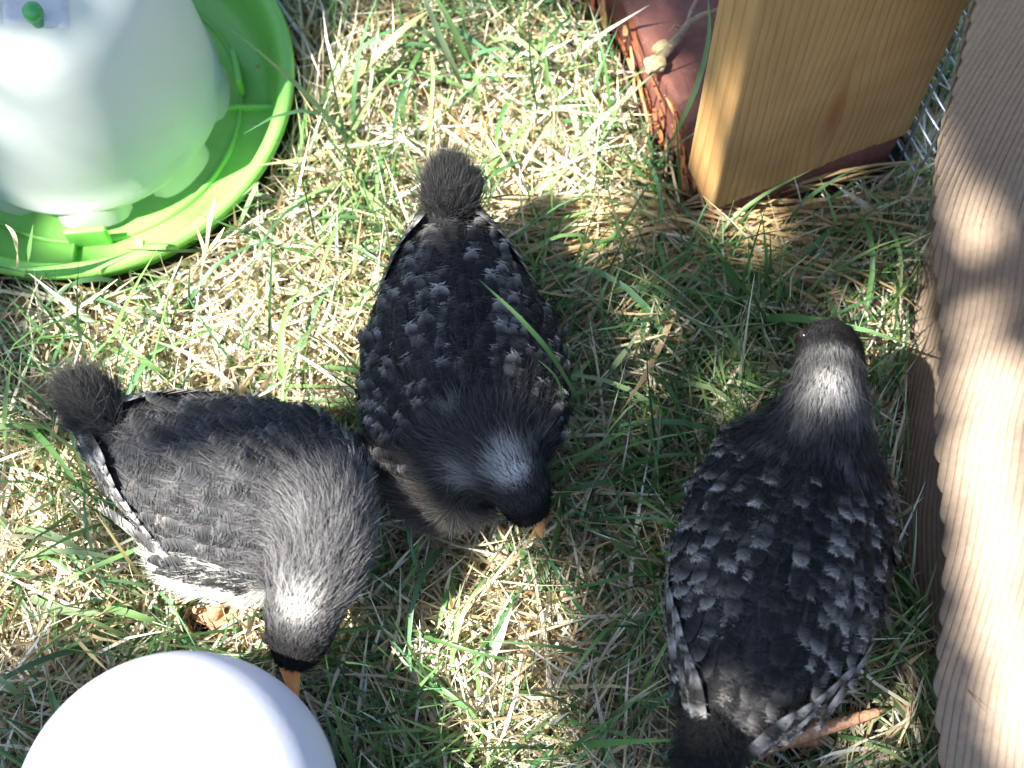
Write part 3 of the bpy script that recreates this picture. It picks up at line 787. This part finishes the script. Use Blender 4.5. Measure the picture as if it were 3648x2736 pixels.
FLAP = np.array([P(x, y, z) for x, y, z in flap_px])
def rise_flap(s, v):
    r = np.zeros((len(s), 3)); r[:, 0] = v*.13; k = np.clip((s-.30)/.25, 0, 1); k = k*k*(3-2*k); r[:, 2] = v*(.175*(1-k)+.115*k)+.010*np.sin(v*2.2)*k; return r
sheet('front_sheet', FLAP, rise_flap, 420, .17, zig=.0026)

# =================================================================== chicks
def ball_union(balls, voxel=.0035):
    bm = bmesh.new()
    for p, r in balls:
        bmesh.ops.create_icosphere(bm, subdivisions=3, radius=float(r), matrix=Matrix.Translation(Vector(p)))
    me = bpy.data.meshes.new('tmp'); bm.to_mesh(me); bm.free()
    o = bpy.data.objects.new('tmp', me); COL.objects.link(o)
    md = o.modifiers.new('r', 'REMESH'); md.mode = 'VOXEL'; md.voxel_size = voxel; md.use_smooth_shade = True
    ms = o.modifiers.new('s', 'SMOOTH'); ms.iterations = 8; ms.factor = .5
    dg = bpy.context.evaluated_depsgraph_get(); out = bpy.data.meshes.new_from_object(o.evaluated_get(dg))
    bpy.data.objects.remove(o); bpy.data.meshes.remove(me)
    return out
def chain(balls, n=5):
    out = []
    for (p, r), (q, s) in zip(balls[:-1], balls[1:]):
        for k in range(n):
            t = k/n; out.append((p*(1-t)+q*t, r*(1-t)+s*t))
    out.append(balls[-1]); return out
def sample_surface(me, n):
    me.calc_loop_triangles()
    V = np.zeros(len(me.vertices)*3, np.float32); me.vertices.foreach_get('co', V); V = V.reshape(-1, 3).astype(float)
    N = np.zeros(len(me.vertices)*3, np.float32); me.vertices.foreach_get('normal', N); N = N.reshape(-1, 3).astype(float)
    T = np.zeros(len(me.loop_triangles)*3, np.int32); me.loop_triangles.foreach_get('vertices', T); T = T.reshape(-1, 3)
    a = np.linalg.norm(np.cross(V[T[:, 1]]-V[T[:, 0]], V[T[:, 2]]-V[T[:, 0]]), axis=1); k = rng.choice(len(T), n, p=a/a.sum())
    u, v = rng.rand(n), rng.rand(n); f = u+v > 1; u[f] = 1-u[f]; v[f] = 1-v[f]
    w = np.stack([1-u-v, u, v], -1)
    return (V[T[k]]*w[..., None]).sum(1), norm((N[T[k]]*w[..., None]).sum(1))
def hairs(p, d, nrm, L, wd, c0, c1, segs=3):
    n = len(p); s = np.linspace(0, 1, segs+1)
    curl = norm(rng.randn(n, 3))*.16
    q = p[:, None]+(d[:, None]*s[None, :, None]+(curl-nrm*.20)[:, None]*(s**2)[None, :, None])*L[:, None, None]
    side = norm(np.cross(d, norm(nrm+rng.randn(n, 3)*.5)))
    w = wd[:, None]*(1-s[None]*.85)
    V = np.stack([q-side[:, None]*w[..., None]/2, q+side[:, None]*w[..., None]/2], 2).reshape(-1, 3)
    idx = np.arange(n)[:, None]*(segs+1)*2+np.arange(segs)[None]*2
    F = np.stack([idx, idx+1, idx+3, idx+2], -1).reshape(-1, 4)
    c = c0[:, None]*(1-s)[None, :, None]+c1[:, None]*s[None, :, None]
    return V, F, np.repeat(c[:, :, None], 2, 2).reshape(-1, 3)
FW = np.array([.30, .62, .88, 1.0, 1.0, .92, .76, .48]); FS = np.array([0, .14, .3, .48, .66, .82, .93, 1.0])
def feather(p, d, nrm, L, w, cols, droop=.10, camber=.18):
    """cols (8,3) from root to tip"""
    sd_ = norm(np.cross(d, nrm)); nn = np.cross(sd_, d)
    ctr = p+d*(FS*L)[:, None]-nn*(droop*L*FS**2)[:, None]
    V = []
    for k in (-1, -.5, 0, .5, 1):
        V.append(ctr+sd_*(k*w*.5*FW)[:, None]-nn*(abs(k)**1.5*w*camber*FW)[:, None]-d*(abs(k)**2*L*.05*FS)[:, None])
    V = np.stack(V, 1).reshape(-1, 3)
    F = np.array([[i*5+j, i*5+j+1, i*5+j+6, i*5+j+5] for i in range(7) for j in range(4)])
    C = np.repeat(cols[:, None], 5, 1); C[:, 2] *= .75; C[:, (0, 4)] *= 1.15
    return V, F, C.reshape(-1, 3)
BS = np.concatenate([np.repeat(np.linspace(.10, .95, 15), 2), np.full(22, .965)])
BK = np.concatenate([np.tile([-1, 1], 15), np.linspace(-.95, .95, 22)])
def barbs(p, d, nrm, L, w, cols, r_, droop=.08, wd=.00045):
    """one soft feather made of separate barbs; arrays for hairs()"""
    sd_ = norm(np.cross(d, nrm)); nn = np.cross(sd_, d); n = len(BS)
    s = np.clip(BS+r_.randn(n)*.02, .02, .98)
    ctr = p+d*(s*L)[:, None]-nn*(droop*L*s**2)[:, None]
    reach = np.interp(s, FS, FW)*w*.5*r_.uniform(.8, 1.2, n)
    tip = BS > .95
    end = ctr+sd_*(BK*reach)[:, None]+d*(np.where(tip, .05, .10)*L*r_.uniform(.6, 1.3, n))[:, None]-nn*(reach*.30)[:, None]+r_.randn(n, 3)*.0002
    ctr[tip] += sd_*(BK[tip]*reach[tip]*.75)[:, None]
    v = end-ctr; ln = np.linalg.norm(v, axis=1)
    c0 = np.stack([np.interp(s, FS, cols[:, i]) for i in range(3)], -1); c1 = np.stack([np.interp(np.clip(s+.16, 0, 1), FS, cols[:, i]) for i in range(3)], -1)
    j = r_.uniform(.75, 1.25, (n, 1))
    return ctr, v/ln[:, None], np.repeat(nn[None], n, 0), ln, np.full(n, wd)*r_.uniform(.7, 1.4, n), c0*j, c1*j
def make_chick(key, label, tone, spot, foot_px, seed):
    """tone: overall grey of the down, spot: chance that a covert has a white tip"""
    d = CH[key]
    hb, nk, to, cb, tl = d['head'], d['neck'], d['torso'], d['chest'], d['tail']
    spine = chain(hb+nk+to, 4)
    SC = np.array([p for p, r in spine]); SR = np.array([r for p, r in spine])
    nt_head = 4*len(hb); nt_neck = 4*(len(hb)+len(nk))-1
    tg = norm(np.gradient(SC, axis=0))                                # head -> tail
    up = np.array([0, 0, 1.0])
    ax = norm(to[-1][0]-to[0][0]); lat = norm(np.cross(ax, up)); upv = np.cross(lat, ax)
    # folded wings bulge from the flanks
    wings = {}
    for sgn in (-1, 1):
        wings[sgn] = [(p+lat*sgn*r*.50+upv*r*.02-ax*.006+lat*sgn*.002, r*.60) for p, r in to[:-1]]
        tipc = to[-2][0]*.35+to[-1][0]*.65
        wings[sgn].append((tipc+lat*sgn*to[-2][1]*.62-upv*.004, to[-2][1]*.26))
    base = np.mean([p for p, r in to], 0).copy(); base[2] = 0
    root = empty('chick', base); tag(root, label, 'chick', 'young barred chickens on the lawn')
    # thighs
    legs = []
    for sgn in (-1, 1):
        hip = to[2][0]+lat*sgn*.020-upv*.018
        foot = P(*foot_px[sgn][0]); knee = hip*.5+np.array([foot[0], foot[1], .05])*.5; knee[2] = .046; knee += -ax*.010
        legs.append((hip, knee, foot, foot_px[sgn]))
    balls = chain(hb+nk+to+tl, 4)+chain(cb, 4)+chain([cb[0], to[2]], 4)+chain([cb[-1], to[1]], 4)+chain(wings[-1], 4)+chain(wings[1], 4)
    for hip, knee, foot, _ in legs: balls += chain([(hip, .020), (knee, .0115)], 5)
    me = ball_union(balls)
    body = link_mesh('body', me, M['body'], root)
    # ---- plumage fields
    n = 92000
    p, nr = sample_surface(me, n)
    dist = np.linalg.norm(p[:, None]-SC[None], axis=2)/SR[None]
    w = np.exp(-6*(dist-dist.min(1, keepdims=True))); w /= w.sum(1, keepdims=True)
    ti = (w*np.arange(len(SC))[None]).sum(1); flow = w@tg; ctr = w@SC
    flow = norm(flow-nr*(flow*nr).sum(1, keepdims=True))
    of = p-ctr; fl = norm(w@tg); la = norm(np.cross(fl, up)); uu = np.cross(la, fl)
    phi = np.degrees(np.arctan2((of*la).sum(1), (of*uu).sum(1)))
    tlc = np.array([q for q, r in tl]); tlr = np.array([r for q, r in tl])
    istail = (np.linalg.norm(p[:, None]-tlc[None], axis=2)/tlr[None]).min(1) < 1.12
    tt = np.clip((ti-nt_neck)/(len(SC)-1-nt_neck), -1, 1)             # torso position 0 front .. 1 rump
    ishead = (ti < nt_head-1.5) & ~istail
    isneck = (ti < nt_neck+1) & ~ishead & ~istail
    belly = (np.abs(phi) > 112) & ~ishead & ~isneck & ~istail
    back = ~(istail | ishead | isneck | belly)
    # ---- down colours
    r_ = np.random.RandomState(seed)
    c = np.ones((n, 3))*tone*np.array([1, .98, 1.0])
    c *= (1+.35*r_.randn(n, 1)).clip(.4, 2.2)
    hc, hr_ = hb[1]; hc2 = hb[2][0]
    f_dir = norm(hb[0][0]-hb[2][0])
    if key == 'C':
        # pale nape running from the crown down the neck, black face
        q1 = nk[0][0]; lat_h = norm(np.cross(f_dir, up))
        offl = np.abs((p-q1)@lat_h); stripe = np.exp(-(offl/.0095)**2)*((p-q1)@upv > -.0)
        along = (p-hb[1][0])@(-f_dir)
        wgt = stripe*np.clip((along-.002)/.005, 0, 1)*np.clip(2.0-along/.017, 0, 1)*(.55+.45*np.cos(along/.0036))*(ishead | isneck)
        pale = .62
    else:
        spotc = hb[2][0]*.72+hb[1][0]*.28+np.array([0, -.002, .017])
        wgt = np.exp(-(np.linalg.norm(p-spotc, axis=1)/(.0092))**3)*(ishead | isneck)
        if key == 'A': wgt = np.maximum(wgt, .45*np.exp(-(np.linalg.norm(p-P(1668, 1690, .106), axis=1)/.0075)**2)*isneck)
        pale = .72 if key == 'A' else .62
    c = c*(1-wgt[:, None])+np.array([pale, pale*.97, pale*.92])*wgt[:, None]*(1+.2*r_.randn(n, 1)).clip(.5, 1.4)
    fa_ = np.clip(((p-hb[0][0])@(-f_dir)-{'A': .004, 'B': .008, 'C': .009}[key])/.009, 0, 1)[:, None]; c = np.where((ishead | isneck)[:, None] & (wgt < .9)[:, None], c*(.16+.84*fa_), c)
    # mottled neck
    mot = (vnoise(p[:, 0], p[:, 1]+p[:, 2], 190, seed) > .9) & (isneck); c[mot] = c[mot]*.5+.10
    bl = belly; c[bl] = c[bl]*.6+np.array([.050, .044, .036])*(.5+r_.rand(bl.sum(), 1))
    if key == 'B':
        low = (np.abs(phi) > 78) & (tt < .9) & ~(ishead | isneck | istail); c[low] = np.array([.62, .60, .55])*(.6+.6*r_.rand(low.sum(), 1))  # white belly fluff, widened up the flanks to paint in their sunlit white
    c[istail] = np.array([.024, .024, .024])*(.5+r_.rand(istail.sum(), 1))*(1.5 if key == 'B' else 1)
    c = np.clip(c, .004, .85)
    L = np.where(ishead, .0050, np.where(isneck, .0100 if key != 'B' else .0125, np.where(istail, .0165, np.where(belly, .013, .0075))))*r_.uniform(.6, 1.3, n)
    lift = np.where(ishead, .30, np.where(isneck, .42, np.where(istail, .75, np.where(belly, .5, .30))))
    dirv = norm(flow+nr*lift[:, None]+r_.randn(n, 3)*np.where(istail, .35, .20)[:, None])
    if True:
        td = norm(tl[-1][0]-to[-1][0]); dirv[istail] = norm(dirv[istail]*.7+td*.7)
    # under the wing feathers the down is sparse
    keep = ~(back & (r_.rand(n) < (.72 if key != 'B' else .35)))
    wd = np.where(ishead, .00032, .00036)*r_.uniform(.7, 1.3, n)
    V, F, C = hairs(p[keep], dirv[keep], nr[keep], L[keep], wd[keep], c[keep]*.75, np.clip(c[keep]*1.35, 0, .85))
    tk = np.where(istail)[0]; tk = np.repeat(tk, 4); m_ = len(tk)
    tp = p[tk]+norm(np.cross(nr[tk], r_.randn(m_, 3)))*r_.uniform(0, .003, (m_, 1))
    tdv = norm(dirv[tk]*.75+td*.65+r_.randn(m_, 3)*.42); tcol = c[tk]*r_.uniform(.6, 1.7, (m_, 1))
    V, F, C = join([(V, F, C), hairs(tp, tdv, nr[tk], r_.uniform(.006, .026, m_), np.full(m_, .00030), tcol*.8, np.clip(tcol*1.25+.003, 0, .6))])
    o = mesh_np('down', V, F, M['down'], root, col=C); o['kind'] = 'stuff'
    # ---- contour feathers, rows overlapping like shingles from the rump forward
    def cols_for(t, r):
        k = tone*.45
        base_ = np.array([[k, k, k*1.05]]*8)*r_.uniform(.7, 1.3)
        if r < spot:
            a = r_.uniform(.10, .52)*(1 if key != 'B' else .45)
            tipc = np.array([a, a*.95, a*.89])
            base_[6] = base_[6]*.25+tipc*.75; base_[7] = tipc
            base_[5] = base_[5]*.6+tipc*.4
            if r_.rand() < .6: base_[3] = base_[3]*.6+tipc*.25; base_[2] = base_[3]
        else:
            base_[6:] += tone*.5
        return base_
    groups = {'mantle': back & (np.abs(phi) < 22) & (tt > .02), -1: back & (phi <= -22) & (tt > .0), 1: back & (phi >= 22) & (tt > .0)}
    wing_obj = {}
    for gk, msk in groups.items():
        if gk != 'mantle': msk = msk & ~((tt > .70) & (np.abs(phi) > 34))
        ids = np.where(msk)[0]; r_.shuffle(ids); chosen = []; cp = np.zeros((0, 3))
        for i in ids[:6000]:
            mind = (.0046+.0028*max(tt[i], 0))
            if len(cp) == 0 or ((cp-p[i])**2).sum(1).min() > mind**2:
                chosen.append(i); cp = np.vstack([cp, p[i]])
        parts = []; bb = []
        for i in chosen:
            t = max(tt[i], 0); Lf = (.0125+.010*t)*r_.uniform(.85, 1.2); wf = (.0095+.003*t)*r_.uniform(.85, 1.15)
            dd = norm(flow[i]+nr[i]*(.16+.05*r_.randn())+r_.randn(3)*.10)
            pz = .8+.45*vnoise(p[i, 0], p[i, 1], 120, seed+3)
            cc = cols_for(t, r_.rand()/max(.05, pz*(.55 if gk == 'mantle' else 1.15)))
            parts.append(feather(p[i]+nr[i]*.0004, dd, nr[i], Lf*.97, wf*.92, cc*.85))
            bb.append(barbs(p[i]+nr[i]*.0010, dd, nr[i], Lf, wf, cc, r_))
        parts.append(hairs(*[np.concatenate(z) for z in zip(*bb)], segs=2))
        V, F, C = join(parts)
        o = mesh_np('mantle_feathers' if gk == 'mantle' else 'wing', V, F, M['feather'], root, col=np.clip(C, .003, .85))
        if gk == 'mantle': o['kind'] = 'stuff'
        else: wing_obj[gk] = o
        # wisps of down between the feathers
    # ---- flight feathers of each folded wing
    for sgn in (-1, 1):
        for k in range(9):
            want_t = .40+.040*k; want_p = sgn*(98-7.0*k)
            sc = ((tt-want_t)/.06)**2+((phi-want_p)/10)**2+1e3*(~(back | belly))
            i = int(np.argmin(sc))
            dd = norm(flow[i]+nr[i]*.05-lat*sgn*.14+up*.05); Lf = .047-.0018*k
            cc = np.array([[tone*.5]*3]*8)
            for j in range(8):
                if j in (1, 4, 7): a = (.34 if key != 'B' else .40)*r_.uniform(.6, 1.2); cc[j] = (a, a*.96, a*.91)
            V, F, C = join([feather(p[i]+nr[i]*(.0034+.0006*k), dd, nr[i], Lf, .0096, cc, droop=.07, camber=.12),
                            hairs(*barbs(p[i]+nr[i]*(.0038+.0006*k), dd, nr[i], Lf, .0106, cc, r_, .07, .0009), segs=2)])
            mesh_np('flight_feather', V, F, M['feather'], wing_obj[sgn], col=np.clip(C, .003, .85))
    # ---- beak (upper and lower), comb ridge, eyes
    b0, b1 = d['beak']; bd = norm(b1-b0); bl_ = float(np.linalg.norm(b1-b0)); sdv = norm(np.cross(bd, up+.01)); bn = np.cross(sdv, bd)
    if bn[2] < 0: bn = -bn
    def horn(y0, ln, wd_, ht, hook, name):
        V = []; seg = 12; rows = 9
        for i in range(rows):
            t = i/(rows-1); r0 = (1-t**1.6)*.96+.04
            c_ = b0-bd*.004+bd*(ln+.004)*t+bn*(y0*(1-.4*t)-hook*t*t)
            th = np.arange(seg)*2*math.pi/seg
            V.append(c_+sdv*(np.cos(th)*wd_*r0)[:, None]+bn*(np.sin(th)*ht*r0)[:, None])
        V = np.concatenate(V); F = np.array([[i*seg+j, i*seg+(j+1) % seg, (i+1)*seg+(j+1) % seg, (i+1)*seg+j] for i in range(rows-1) for j in range(seg)])
        return mesh_np(name, V, F, M['beak'], root)
    horn(.0012, bl_*1.12, .0052, .0042, .0026, 'beak'); horn(-.0022, bl_*.92, .0040, .0022, .0005, 'lower_beak')
    for sgn in (-1, 1):
        q = hb[1][0]*.65+hb[0][0]*.35+sdv*sgn*(hb[1][1]*.86)+bn*.001
        bm = bmesh.new(); bmesh.ops.create_uvsphere(bm, u_segments=16, v_segments=10, radius=.0036, matrix=Matrix.Translation(Vector(q)))
        bm_obj('eye', bm, M['eye'], root)
    # ---- legs: shank and four toes
    for hip, knee, foot, spec in legs:
        par = []
        ank = foot+np.array([0, 0, .007])
        leg_o = mesh_np('leg', *tube([knee+[0, 0, .004], knee, knee*.5+ank*.5, ank], [.0045, .0044, .0038, .0044], 10), M['leg'], root)
        for (x, y, z) in spec[1]:
            tip = P(x, y, z); mid = ank*.45+tip*.55; mid[2] = max(.0062, z+.002)
            mid2 = ank*.2+tip*.8; mid2[2] = max(.005, z+.001)
            s = np.linspace(0, 1, 22); path = np.stack([np.interp(s, [0, .5, .8, 1], [ank[i], mid[i], mid2[i], tip[i]]) for i in range(3)], -1)
            rd = np.interp(s, [0, .3, .8, 1], [.0042, .0037, .0030, .0022])*(1+.10*np.sin(s*60))
            t_o = mesh_np('toe', *tube(path, rd, 10), M['leg'], leg_o)
            e = norm(tip-mid)
            q = tip+e*.0005
            mesh_np('claw', *tube([q, q+e*.003+[0, 0, .0006], q+e*.006-[0, 0, .001]], [.0014, .001, .0003], 8), M['claw'], root)
    return root
def toes(x, y, ang, L=300):
    return [(x+L*math.cos(R(ang+a))*k, y-L*.9*math.sin(R(ang+a))*k, .0025) for a, k in ((0, 1.0), (38, .8), (-38, .8), (180, .45))]
make_chick('A', 'black and white barred chick pecking with its back in the shade', .050, .66,
           {-1: ((1500, 1480, .0), toes(1500, 1480, 265)), 1: ((1790, 1430, .0), toes(1790, 1430, 280))}, 11)
make_chick('B', 'sunlit plain grey chick bending its head towards the white dome', .105, .14,
           {-1: ((1000, 1500, .0), toes(1000, 1500, -20)), 1: ((765, 2215, .006), toes(765, 2215, -25))}, 12)
make_chick('C', 'speckled chick seen from behind with a pale nape beside the cardboard', .046, .70,
           {-1: ((2560, 2250, .0), toes(2560, 2250, 85)), 1: ((2800, 2640, .010), [(3130, 2536, .016), (2680, 2688, .014), (2960, 2500, .004), (2940, 2640, .003)])}, 13)

# =================================================================== unseen tree added to dapple the light, crown gaps shaped to the lit patches
lit = [(1560, 2150, 420, 330, .02), (1750, 430, 640, 470, .02), (900, 1170, 560, 350, .02), (1250, 780, 340, 300, .02), (450, 1200, 300, 200, .02), (90, 1850, 220, 420, .02), (760, 2000, 420, 330, .06), (1000, 1800, 360, 240, .12), (1480, 2170, 520, 370, .02), (1100, 2230, 170, 260, .09),
       (350, 2180, 420, 140, .02), (640, 2800, 760, 600, .14), (100, 760, 330, 200, .10), (640, 760, 460, 300, .03), (980, 480, 130, 220, .055), (860, 640, 200, 220, .05), (2500, 560, 150, 240, .09),
       (3470, 1560, 190, 470, .11), (3560, 2400, 150, 470, .12), (3420, 2130, 70, 160, .09), (3390, 620, 80, 320, .08), (3230, 1250, 80, 260, .02), (3150, 1300, 110, 260, .02), (2960, 1330, 100, 110, .14), (2130, 640, 200, 280, .02),
       (2600, 1400, 90, 130, .03), (2330, 1150, 90, 110, .03), (3100, 2600, 140, 110, .02), (1900, 1250, 70, 160, .13), (2960, 620, 100, 90, .03), (2300, 200, 80, 260, .05), (2500, 2500, 100, 120, .12), (2650, 1800, 60, 50, .14)]
LIT = [(P(x, y, z), a*MPP(x, y, z), b_*MPP(x, y, z)/.88) for x, y, a, b_, z in lit]
tc_ = SUN*3.1
def dens(q):
    """chance that a leaf stands here: gaps are cut so that sun reaches the LIT patches"""
    k = np.full(len(q), .90)
    for c, ra, rb in LIT:
        g = q-SUN*((q[:, 2]-c[2])/SUN[2])[:, None]
        d2 = ((g[:, 0]-c[0])/ra)**2+((g[:, 1]-c[1])/rb)**2
        k = np.where(d2 < 1, np.minimum(k, .004), np.where(d2 < 1.5, np.minimum(k, .25), k))
    return k
nl = 52000
q = rng.randn(nl, 3); q /= np.linalg.norm(q, axis=1, keepdims=True); q *= (rng.rand(nl, 1)**.40)
q = q*np.array([1.15, 1.05, .55])+tc_
q = q[rng.rand(nl) < dens(q)]
trb = tc_+np.array([-.75, -.55, 0]); trb[2] = 0
tree = empty('added_shade_tree', trb); tag(tree, 'unseen leafy tree added to dapple the light over the lawn', 'tree')
n = len(q); a = norm(rng.randn(n, 3)*[1, 1, .45]); b_ = norm(np.cross(a, rng.randn(n, 3)*[.6, .6, 1])); L = U(.03, .052, n)[:, None]
V = np.stack([q-a*L*.5, q-a*L*.1+b_*L*.26, q+a*L*.5, q-a*L*.1-b_*L*.26], 1).reshape(-1, 3); F = np.arange(n*4).reshape(n, 4)
lc = np.repeat(pick(np.array([[.06, .13, .025], [.09, .18, .04], [.05, .10, .03]]), n, .15), 4, 0)
o = mesh_np('crown', V, F, M['leaf'], tree, col=lc, smooth=False); o['kind'] = 'stuff'
top = tc_+[-.2, -.15, -.25]
V, F = tube([trb, trb+[.05, .03, .5], trb*.5+top*.5+[0, 0, .3], top], [.07, .055, .042, .02], 14); mesh_np('trunk', V, F, M['bark'], tree)
for k in range(9):
    # limbs leave the trunk and keep clear of the gaps cut for the sun
    st = trb*(.5-.05*k)+top*(.5+.05*k)+[0, 0, .3*(1-k/9)]
    best = None
    for _ in range(200):
        cand = q[rng.randint(n)]
        mid = st+(cand-st)*np.linspace(.2, 1, 12)[:, None]; s_ = dens(mid).min()
        if np.linalg.norm(cand-st) > .35 and (best is None or s_ > best[0]): best = (s_, cand)
    e = best[1]; mid = st*.5+e*.5+[0, 0, .05]
    V, F = tube([st, mid, e], [.016, .010, .004], 8); mesh_np('limb', V, F, M['bark'], tree)
